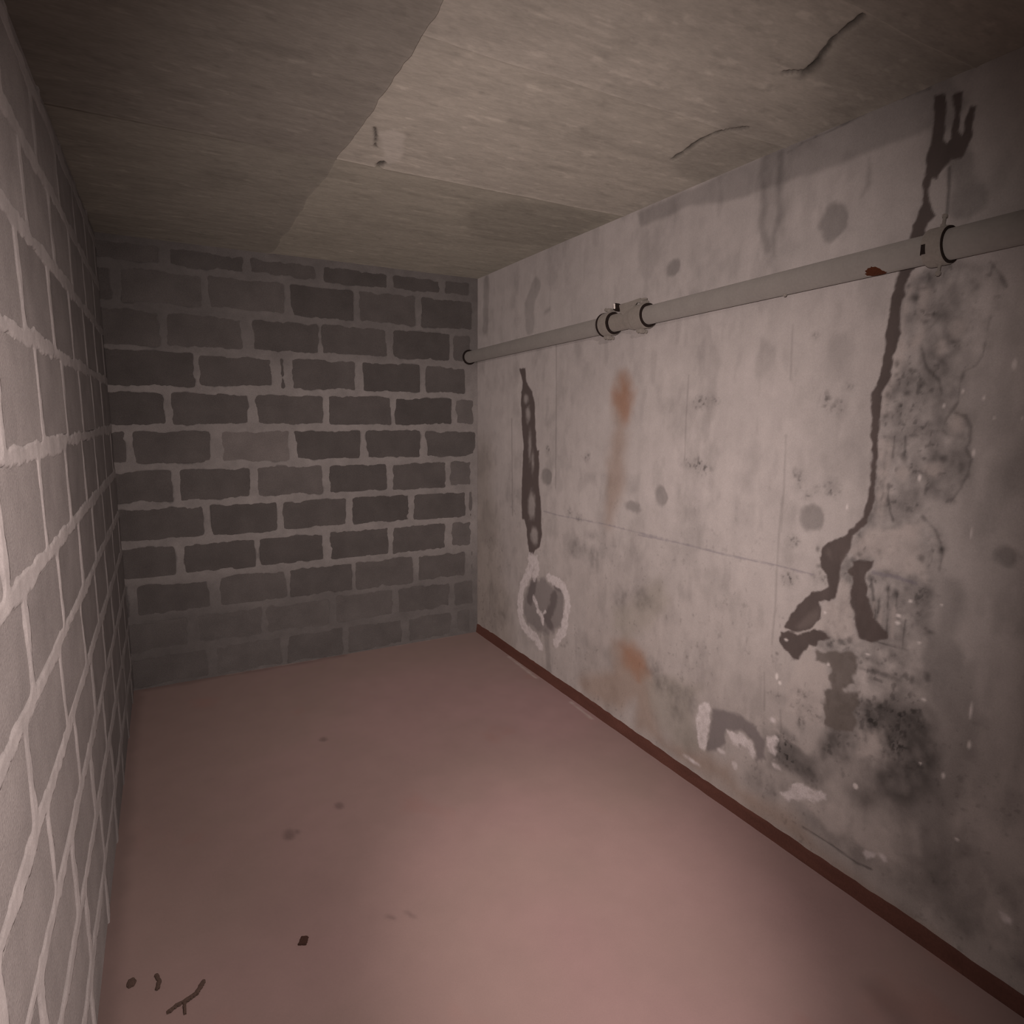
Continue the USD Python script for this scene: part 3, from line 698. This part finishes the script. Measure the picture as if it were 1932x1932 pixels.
def back_wash(a, z):
    w = (0.65 + 0.35 * sstep(1.2, 0.3, np.float64(a))) * sstep(0.66, 0.2, np.float64(z)) + 0.45 * sstep(1.75, 2.1, np.float64(z)) * sstep(1.1, 0.3, np.float64(a)) + 0.5 * sstep(1.75, 2.0, np.float64(a))
    return float(min(w, 0.85)) * 0.9


block_wall("wall_back", "far end wall of rough dark grey concrete blocks with wide smeared light mortar joints", lambda a, z, d: (a + 0 * z, 0 * a - d, z + 0 * a) if np.ndim(a) else (a, -d, z),
           np.arange(-0.002, W + 0.004, 0.005), np.arange(-0.005, H + 0.006, 0.005), BZ, BJ, 0.040, (0.335, 0.325, 0.315), (0.130, 0.123, 0.118), back_tone, back_wash, 11, False,
           ([-0.2, 0.075, -0.1], [W + 0.2, 0.25, H + 0.1]), hole=(PIPE_P[0], PIPE_P[2], 0.046), ragged=0.017, dirt_and_shade=lambda a, z: 1 - 0.40 * sstep(0.75, 0.3, z) - 0.34 * sstep(1.55, 1.95, z) - 0.06 * sstep(0.7, 0.2, a), corner=[-0.03, -0.02, -0.025, -0.03, -0.02, -0.025, 0.0, -0.01, -0.03, -0.035, -0.02, -0.045])

LZ = [-0.04, 0.16, 0.36, 0.56, 0.758, 0.957, 1.163, 1.388, 1.618, 1.848, 2.07, 2.27, H + 0.05]
LB = [-2.15, -2.1, -2.2, -2.0, -2.1, -2.0, -2.115, -2.02, -2.105, -1.95, -2.1, -1.95]
LJ = [[b + 0.4 * k for k in range(-5, 6)] for b in LB]
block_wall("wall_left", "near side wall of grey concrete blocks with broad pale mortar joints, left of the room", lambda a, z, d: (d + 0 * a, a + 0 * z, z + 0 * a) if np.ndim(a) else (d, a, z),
           np.arange(-4.2, 0.004, 0.007), np.arange(-0.005, H + 0.006, 0.005), LZ, LJ, 0.036, (0.46, 0.445, 0.435), (0.285, 0.272, 0.264), lambda r, a, z: r.uniform(0.9, 1.1) * (1.16 - 0.60 * float(sstep(-2.5, -1.0, np.float64(a)))), lambda a, z: 0.25 + 0.45 * float(sstep(1.7, 2.0, np.float64(z))) + 0.3 * float(sstep(0.6, 0.3, np.float64(z))), 23, False,  # block tones carry painted light falloff: paler near, darker far
           ([-0.3, Y0, -0.1], [-0.075, 0.2, H + 0.1]), dirt_and_shade=lambda a, z: 1.08 - 0.55 * sstep(-2.4, -0.9, a))  # mortar shaded the same way towards the back corner
obj("plaster_face", trimesh.creation.box(bounds=[[-0.06, Y0, 0], [0.0, -4.19, H]]), M_PLAIN, "/World/wall_left")
obj("wall_front", trimesh.creation.box(bounds=[[-0.2, Y0 - 0.2, -0.1], [W + 0.2, Y0, H + 0.1]]), M_PLAIN, kind="structure", label="plain grey rendered wall behind the photographer", category="wall")

# ------------------------------------------------------------------ ceiling: concrete cast on formwork boards
ceiling = xform("ceiling", kind="structure", label="low concrete ceiling cast on formwork boards, their seams and grain still showing", category="ceiling")
YC, SX = (-1.46, -2.27, -2.81), 0.80
PANELS = [((-0.03, SX), (-1.46, 0.01), [0.30, 0.292, 0.252], 0.0), ((-0.03, SX), (-4.2, -1.46), [0.265, 0.255, 0.225], -0.004),
          ((SX, W + 0.01), (-1.46, 0.01), [0.385, 0.375, 0.318], 0.003), ((SX, W + 0.01), (-2.27, -1.46), [0.450, 0.435, 0.38], 0.003), ((SX, W + 0.01), (-2.81, -2.27), [0.44, 0.425, 0.375], 0.002),
          ((SX, W + 0.01), (-4.2, -2.81), [0.40, 0.385, 0.34], 0.0015)]
CEIL_MARKS = [("patch", "poly", [0.865, -1.73, 0.90, -1.78, 0.945, -1.75, 0.99, -1.60, 0.985, -1.52, 0.957, -1.49, 0.93, -1.58]), ("hole", "dot", [0.952, -1.484, 0.014, 0.030]),
              ("chip", "line", [0.008, 0.852, -1.745, 0.872, -1.69, 0.884, -1.64, 0.893, -1.61]),
              ("crack", "line", [0.014, 1.655, -2.565, 1.694, -2.592, 1.674, -2.643, 1.628, -2.716, 1.606, -2.79]), ("crackw", "line", [0.03, 1.70, -2.57, 1.694, -2.60, 1.676, -2.64]),
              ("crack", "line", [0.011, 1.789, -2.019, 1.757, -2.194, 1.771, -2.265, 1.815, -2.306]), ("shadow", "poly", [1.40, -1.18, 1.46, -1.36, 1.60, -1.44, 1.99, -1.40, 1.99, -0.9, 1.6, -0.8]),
              ("damp", "poly", [1.78, -2.0, 1.77, -2.28, 1.98, -2.32, 2.03, -2.6, 2.03, -1.9]), ("damp", "poly", [1.72, -2.60, 1.66, -2.70, 1.62, -2.80, 2.03, -2.82, 2.03, -2.45])]
for (x0, x1), (y0, y1), base_c, drop in PANELS:
    cx, cy = np.arange(x0, x1 + 0.004, (x1 - x0) / round((x1 - x0) / 0.008)), np.arange(y0, y1 + 0.004, (y1 - y0) / round((y1 - y0) / 0.008))
    CX, CY = np.meshgrid(cx, cy, indexing="ij")
    wob = 0.016 * fbm2(CY * 6, CY * 0 + 2.0, 5, 61) * sstep(0.10, 0.0, np.abs(CX - SX))
    wob2 = 0.006 * fbm2(CX * 5, CX * 0 + 3.0, 4, 63)
    wob2 = wob2 * sum(sstep(0.06, 0.0, np.abs(CY - q)) for q in YC)
    PX, PY = CX + wob, CY + wob2
    t = 1 + 0.10 * fbm2(PX * 2.0, PY * 2.5, 4, 65) + 0.09 * fbm2(PX * 6, PY * 42, 4, 67) + 0.06 * fbm2(PX * 26, PY * 60, 3, 69)
    cc = np.array(base_c) * t[..., None]
    bright = sstep(0.34, 0.60, fbm2(PX * 14, PY * 50, 4, 71))[..., None]
    cc *= 1 + 0.20 * bright
    cc *= 1 - 0.12 * sstep(0.30, 0.65, fbm2(PX * 22, PY * 40, 4, 77))[..., None]
    cc *= 1 - 0.12 * sstep(0.1, 0.6, fbm2(PX * 4, PY * 9, 4, 79))[..., None]

    def CL(n, s, r=0.0, q=30):
        return layer(CEIL_MARKS, [n], PX, PY, s, r, q, 5)[..., None]
    cc = mixc(cc, CL("patch", 0.008, 0.010), [0.56, 0.545, 0.49], 0.8)
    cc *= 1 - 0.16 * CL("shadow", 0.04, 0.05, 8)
    cc *= 1 - 0.22 * CL("damp", 0.05, 0.05, 8)
    cr = CL("crack", 0.005, 0.006, 40)
    ck = np.maximum(np.maximum(cr, CL("hole", 0.005, 0.006)), CL("chip", 0.004, 0.004))
    cc *= 1 - 0.70 * ck
    cc *= 1 - 0.40 * CL("crackw", 0.012, 0.01)
    edge = np.minimum(np.minimum(CX - x0, x1 - CX) + 9 * ((x0 < 0.1) & (CX < 0.3)) + 9 * (CX > 1.5), np.minimum(CY - y0, y1 - CY) + 9 * (CY > -0.2) + 9 * (CY < -3.5))
    lip = sstep(0.012, 0.0, edge)
    cc *= (1 + 0.10 * lip)[..., None]
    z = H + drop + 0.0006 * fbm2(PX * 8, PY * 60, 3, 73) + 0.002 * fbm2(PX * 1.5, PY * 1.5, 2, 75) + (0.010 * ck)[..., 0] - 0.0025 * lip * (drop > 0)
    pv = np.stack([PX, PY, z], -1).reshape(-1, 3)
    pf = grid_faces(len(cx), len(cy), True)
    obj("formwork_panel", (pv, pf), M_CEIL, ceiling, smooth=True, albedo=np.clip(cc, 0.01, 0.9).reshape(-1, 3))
obj("slab", trimesh.creation.box(bounds=[[-0.2, Y0 - 0.2, H + 0.025], [W + 0.2, 0.25, H + 0.2]]), M_PLAIN, ceiling)
obj("formwork_panel", trimesh.creation.box(bounds=[[0, Y0, H], [W, -4.19, H + 0.03]]), M_PLAIN, ceiling)

# ------------------------------------------------------------------ floor: worn red-brown paint on concrete
fx, fy = np.arange(-0.01, W + 0.012, 0.0098), np.arange(0.01, -4.6, -0.0098)
FX, FY = np.meshgrid(fx, fy, indexing="ij")
fc = np.array([0.338, 0.234, 0.228]) * (1 + 0.06 * fbm2(FX * 2.2, FY * 2.2, 4, 101) + 0.035 * fbm2(FX * 12, FY * 12, 3, 103))[..., None]
dust = np.clip(0.45 + 0.9 * fbm2(FX * 1.6, FY * 1.6, 4, 105) + 0.35 * sstep(0.8, 0.1, FX) + 0.5 * sstep(-1.3, -0.3, FY), 0, 1)[..., None]
fc = mixc(fc, dust, [0.275, 0.222, 0.190], 0.6)
fc = mixc(fc, sstep(0.25, 0.6, fbm2(FX * 4, FY * 3, 4, 107))[..., None], [0.33, 0.19, 0.165], 0.35)
FLOOR_MARKS = [("spot", "dot", [0.528, -1.605, 0.02, 0.03]), ("spot", "dot", [0.555, -1.60, 0.008, 0.01]), ("spot", "dot", [0.724, -1.519, 0.012, 0.018]), ("spot", "line", [0.008, 0.72, -2.12, 0.735, -2.135]),
               ("spot", "line", [0.006, 0.775, -2.13, 0.79, -2.16]), ("spot", "dot", [0.779, -0.99, 0.015, 0.02]), ("smear", "line", [0.05, 1.76, -2.955, 1.74, -3.03, 1.70, -3.10]),
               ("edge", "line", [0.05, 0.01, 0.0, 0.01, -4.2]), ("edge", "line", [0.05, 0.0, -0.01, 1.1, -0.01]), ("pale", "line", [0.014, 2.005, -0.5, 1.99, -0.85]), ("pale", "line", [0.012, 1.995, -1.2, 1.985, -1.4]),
               ("backpale", "line", [0.010, 0.45, -0.004, 0.95, -0.004]), ("backpale", "line", [0.008, 1.45, -0.004, 1.85, -0.004])]


def FL(n, s, r=0.0, q=30):
    return layer(FLOOR_MARKS, [n], FX, FY, s, r, q, 7)[..., None]


fc *= 1 - 0.33 * FL("spot", 0.010, 0.008)
fc *= 1 - 0.20 * FL("smear", 0.04, 0.03, 10)
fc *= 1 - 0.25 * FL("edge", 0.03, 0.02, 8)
fc = mixc(fc, FL("pale", 0.006, 0.006), [0.46, 0.40, 0.37], 0.75)
fc = mixc(fc, FL("backpale", 0.006, 0.006), [0.40, 0.35, 0.32], 0.7)
fz = 0.0015 * fbm2(FX * 1.5, FY * 1.5, 3, 109) + 0.0003 * fbm2(FX * 20, FY * 20, 2, 111) - 0.001
fv = np.stack([FX, FY, fz], -1).reshape(-1, 3)
ff = grid_faces(len(fx), len(fy), True)
v, f, c = with_slab(fv, ff, np.clip(fc, 0.01, 0.9).reshape(-1, 3), [-0.2, Y0 - 0.2, -0.2], [W + 0.2, 0.2, -0.008], [0.3, 0.2, 0.18])
obj("floor", (v, f), M_FLOOR, smooth=True, albedo=c, kind="structure", label="worn dusty red-brown painted concrete floor", category="floor")

# ------------------------------------------------------------------ drain pipe along the right wall
pipe = xform("drain_pipe", label="grey painted steel pipe with bolted couplings running along the stained concrete wall", category="pipe")


def at(y, up=0.0, out=0.0):
    """a point at depth y beside the pipe's axis; up = metres above it, out = metres towards the room"""
    p = PIPE_P + PIPE_U * (-y / -PIPE_U[1])
    return p + np.array([-out, 0, up])


def along(m, y):
    """a mesh built along +z is laid along the pipe (its +z towards the camera) at depth y"""
    T = trimesh.geometry.align_vectors([0, 0, 1], PIPE_U)
    m.apply_transform(T)
    m.apply_translation(at(y))
    return m


def lathe(profile, y, sections=56):
    m = trimesh.creation.revolve(np.array(profile, float), sections=sections)
    m.fix_normals()
    return along(m, y)


def tube(y0, y1, r=PIPE_R, t=0.004):
    n = -(y1 - y0)
    return lathe([(r - t, 0), (r, 0), (r, n), (r - t, n), (r - t, 0)], y0)


obj("pipe_section", tube(0.07, -1.47), M_PIPE, pipe, smooth=40)
obj("gap_ring", lathe([(PIPE_R + 0.0002, 0), (0.0455, 0), (0.0470, 0.028), (PIPE_R + 0.0002, 0.032), (PIPE_R + 0.0002, 0)], 0.025), M_RUBBER, pipe, smooth=40, label="dark ring where the pipe enters the block wall")  # dark ring filling the gap around the pipe
obj("pipe_section", tube(-1.68, -2.80), M_PIPE, pipe, smooth=40)
obj("pipe_section", tube(-2.815, -4.18, 0.0375), M_PIPE, pipe, smooth=40)


def bolt(y, up, out, length=0.03, r=0.0042, head=0.0075, axis=(0, 0, 1), mat_=M_COUP, parent=pipe, name="bolt"):
    s = trimesh.creation.cylinder(radius=r, height=length, sections=14)
    h1 = trimesh.creation.cylinder(radius=head, height=0.007, sections=6)
    h1.apply_translation([0, 0, length / 2 - 0.004])
    h2 = trimesh.creation.cylinder(radius=head, height=0.007, sections=6)
    h2.apply_translation([0, 0, -length / 2 + 0.006])
    m = tri(man(s) + man(h1) + man(h2))
    m.apply_transform(trimesh.geometry.align_vectors([0, 0, 1], axis))
    m.apply_translation(at(y, up, out))
    return obj(name, m, mat_, parent, smooth=35)


def coupling(y0, y1, r_out, label, gasket_far, lug_side=0.0):
    """two bolted half shells with a rubber ring showing at the rims"""
    n = y0 - y1
    shell = lathe([(PIPE_R + 0.0015, 0.004), (r_out - 0.004, 0.004), (r_out - 0.002, 0.0), (r_out, 0.006), (r_out - 0.001, n * 0.5), (r_out, n - 0.006), (r_out - 0.002, n), (r_out - 0.004, n - 0.004), (PIPE_R + 0.0015, n - 0.004), (PIPE_R + 0.0015, 0.004)], y0)
    shell = man(shell)
    yc = 0.5 * (y0 + y1)
    for s in (1, -1):
        lug = trimesh.creation.capsule(height=0.012, radius=0.0095, count=[14, 14])
        lug.apply_transform(trimesh.geometry.align_vectors([0, 0, 1], [1, 0, 0.001]))
        lug = tri(man(lug))
        lug.apply_translation(at(yc, s * (r_out + 0.007), 0.004 + lug_side))
        hole = trimesh.creation.cylinder(radius=0.008, height=0.2, sections=18)
        shell = shell + man(lug)
        cutb = trimesh.creation.box(extents=[0.003, n * 1.2, 0.016])
        cutb.apply_translation(at(yc, s * (r_out + 0.012), 0.004 + lug_side))
        shell = shell - man(cutb)
    c = obj("pipe_coupling", tri(shell), M_COUP, pipe, smooth=35, label=label)
    def ring(ya):
        return lathe([(PIPE_R + 0.0004, 0), (r_out - 0.0035, 0), (r_out - 0.0035, 0.006), (PIPE_R + 0.0004, 0.006), (PIPE_R + 0.0004, 0)], ya)
    obj("gasket", ring(y1 + 0.0045), M_RUBBER, c, smooth=40)
    if gasket_far:
        obj("gasket", lathe([(PIPE_R + 0.0004, 0), (r_out + 0.0015, 0), (r_out + 0.002, 0.006), (r_out, 0.009), (PIPE_R + 0.0004, 0.009), (PIPE_R + 0.0004, 0)], y0 + 0.006), M_RUBBER, c, smooth=40)
    for s in (1, -1):
        bolt(yc, s * (r_out + 0.008), 0.004 + lug_side, 0.052, axis=(1, 0, 0.001), parent=c)
    return c


coupling(-1.432, -1.492, 0.0500, "bolted coupling at the far end of the short fitting", True)
coupling(-1.645, -1.715, 0.0505, "bolted coupling at the near end of the short fitting", False)
fit_ = lathe([(0.033, 0), (PIPE_R, 0), (PIPE_R, 0.085), (0.0385, 0.10), (0.045, 0.125), (0.0465, 0.15), (0.033, 0.15), (0.033, 0)], -1.497)
fitting = obj("short_fitting", fit_, M_COUP, pipe, smooth=40)
bar = trimesh.creation.box(extents=[0.012, 0.165, 0.007])
bar.apply_transform(trimesh.geometry.align_vectors([0, 1, 0], -PIPE_U))
bar.apply_translation(at(-1.625, 0.064, 0.012))
gus = trimesh.creation.extrude_polygon(__import__("shapely").geometry.Polygon([(-1.565, 0.060), (-1.70, 0.066), (-1.67, 0.050), (-1.645, 0.030), (-1.62, 0.010), (-1.595, 0.014), (-1.575, 0.03)]), 0.006)
gus.vertices = np.stack([at(q[0], q[1], 0.024 + 0.010 - q[2] * 1.0) for q in gus.vertices])
gus.fix_normals()
obj("clamp_bar", bar, M_COUP, fitting)
obj("gusset", gus, M_COUP, fitting, smooth=30)
bolt(-1.552, 0.056, 0.048, 0.020, r=0.0036, head=0.0042, axis=(0, 0.1, 1), mat_=M_GLINT, parent=fitting, name="clamp_bolt")
b_ = trimesh.creation.cylinder(radius=0.016, height=0.020, sections=6)
b_.apply_transform(trimesh.geometry.align_vectors([0, 0, 1], [1, 0, 0.001]))
b_.apply_translation(at(-1.552, 0.054, 0.034))
obj("clamp_nut", b_, M_RUBBER, fitting)

# the split clamp close to the camera, with its slot and two screws
n = 0.046
cl = man(lathe([(0.0385, 0), (0.0455, 0), (0.047, 0.004), (0.047, 0.020), (0.0455, 0.026), (0.0465, 0.032), (0.0465, n - 0.003), (0.044, n), (0.0385, n), (0.0385, 0)], -2.783))
slot = trimesh.creation.box(extents=[0.03, 0.013, 0.024])
slot.apply_translation(at(-2.789, -0.008, 0.046))
cl = cl - man(slot)
clamp = obj("pipe_clamp", tri(cl), M_COUP, pipe, smooth=35, label="split pipe clamp with two screws, nearest the camera")
obj("gasket", lathe([(0.0379, 0), (0.0445, 0), (0.0445, 0.006), (0.0379, 0.006), (0.0379, 0)], -2.8255), M_RUBBER, clamp, smooth=40)
pad = trimesh.creation.box(extents=[0.006, 0.014, 0.026])
pad.apply_translation(at(-2.789, -0.008, 0.0385))
obj("gasket", pad, M_RUBBER, clamp)
for s in (1, -1):
    bolt(-2.815, s * 0.056, 0.012, 0.034, r=0.0035, head=0.006, axis=(0.15, 0, 1), parent=clamp, name="screw")
standoff = trimesh.creation.cylinder(radius=0.008, height=0.012, sections=14)
standoff.apply_transform(trimesh.geometry.align_vectors([0, 0, 1], [1, 0, 0]))
standoff.apply_translation(at(-2.805, 0, -0.046))
obj("wall_stud", standoff, M_COUP, clamp, smooth=30)
# rust where the paint has come off
ga, gb = np.meshgrid(np.linspace(-2.615, -2.70, 36), np.linspace(math.radians(8), math.radians(135), 36), indexing="ij")
q = np.hypot((ga + 2.653) / 0.026, (gb - math.radians(68)) / math.radians(44)) + 0.40 * fbm2(ga * 70, gb * 4, 3, 5)
keep = (q < 1).reshape(-1)
rr = PIPE_R + 0.0007 * sstep(1.0, 0.7, q) - 0.0001
rv = np.stack([PIPE_P[0] - rr * np.cos(gb), ga, PIPE_P[2] - ga * 0.0221 - rr * np.sin(gb)], -1).reshape(-1, 3)
s = sub_mesh(rv, grid_faces(36, 36), np.zeros((36 * 36, 3)), keep)
rm = trimesh.Trimesh(s[0], s[1], process=False)
if (rm.face_normals[:, 0].mean()) > 0:
    rm.invert()
obj("rust_patch", rm, M_RUST, pipe, smooth=True, label="brown rust patch")
nub = trimesh.creation.icosphere(2, 0.006)
nub.apply_translation(at(-2.36, -0.0375, 0.006))
obj("paint_drip", nub, M_COUP, pipe, smooth=True)

# ------------------------------------------------------------------ crumbs on the floor
def crumb(poly, h, z0=0.0015, seed=0, round_=0.35):
    """a low lump with this outline (metres)"""
    import shapely
    g = shapely.geometry.Polygon(poly)
    steps = [(0.0, 0.0), (0.06, 0.55), (0.35, 0.95), (0.6, 1.0)] if round_ else [(0.0, 0.0), (0.02, 0.9), (0.1, 1.0)]
    x0, y0, x1, y1 = g.bounds
    nx = 30
    gx, gy = np.meshgrid(np.linspace(x0 - 0.002, x1 + 0.002, nx), np.linspace(y0 - 0.002, y1 + 0.002, nx), indexing="ij")
    sd = shape_sd("poly", np.array(poly).ravel().tolist(), gx, gy) + 0.0015 * fbm2(gx * 160, gy * 160, 2, seed)
    w = 0.006 if round_ else 0.0015
    zz = h * np.sqrt(np.clip(-sd / w, 0, 1)) * (1 + 0.25 * fbm2(gx * 120, gy * 120, 2, seed + 3))
    keep = (sd < 0.0008).reshape(-1)
    v = np.stack([gx, gy, z0 + zz - 0.0012 * (sd > -0.0004)], -1).reshape(-1, 3)
    s = sub_mesh(v, grid_faces(nx, nx), np.zeros((nx * nx, 3)), keep)
    low = s[0].copy()
    low[:, 2] = z0 - 0.0025
    m = trimesh.Trimesh(np.vstack([s[0], low]), np.vstack([s[1], s[1][:, ::-1] + len(s[0])]), process=False)
    return m


def stroke(pts, w):
    import shapely
    return np.array(shapely.geometry.LineString(pts).buffer(w / 2, quad_segs=4).exterior.coords)[:-1]


obj("flake", crumb([(0.470, -2.104), (0.483, -2.081), (0.503, -2.089), (0.491, -2.114)], 0.004, seed=3, round_=0), M_DARK, label="small dark brown rhombic flake lying alone on the red floor", category="flake")
obj("pebble", crumb([(0.056, -2.03), (0.060, -2.012), (0.072, -2.010), (0.079, -2.022), (0.074, -2.036), (0.062, -2.038)], 0.007, seed=5), M_DIRT, label="round dark crumb on the floor beside the foot of the block wall", category="crumb")
obj("debris_curl", crumb(stroke([(0.124, -2.028), (0.131, -2.050), (0.127, -2.074)], 0.010), 0.005, seed=7), M_DIRT, label="short curved sliver of dark debris on the floor, left of the forked piece", category="debris")
import shapely
fork = shapely.union_all([shapely.geometry.LineString(p).buffer(w / 2, quad_segs=4) for p, w in (([(0.232, -2.108), (0.214, -2.138), (0.190, -2.147)], 0.013), ([(0.190, -2.147), (0.170, -2.150), (0.152, -2.160)], 0.011), ([(0.188, -2.146), (0.187, -2.182)], 0.010))])
obj("debris_strip", crumb(np.array(fork.exterior.coords)[:-1], 0.0045, seed=9), M_DIRT, label="forked strip of dark dried debris on the floor near the left wall", category="debris")
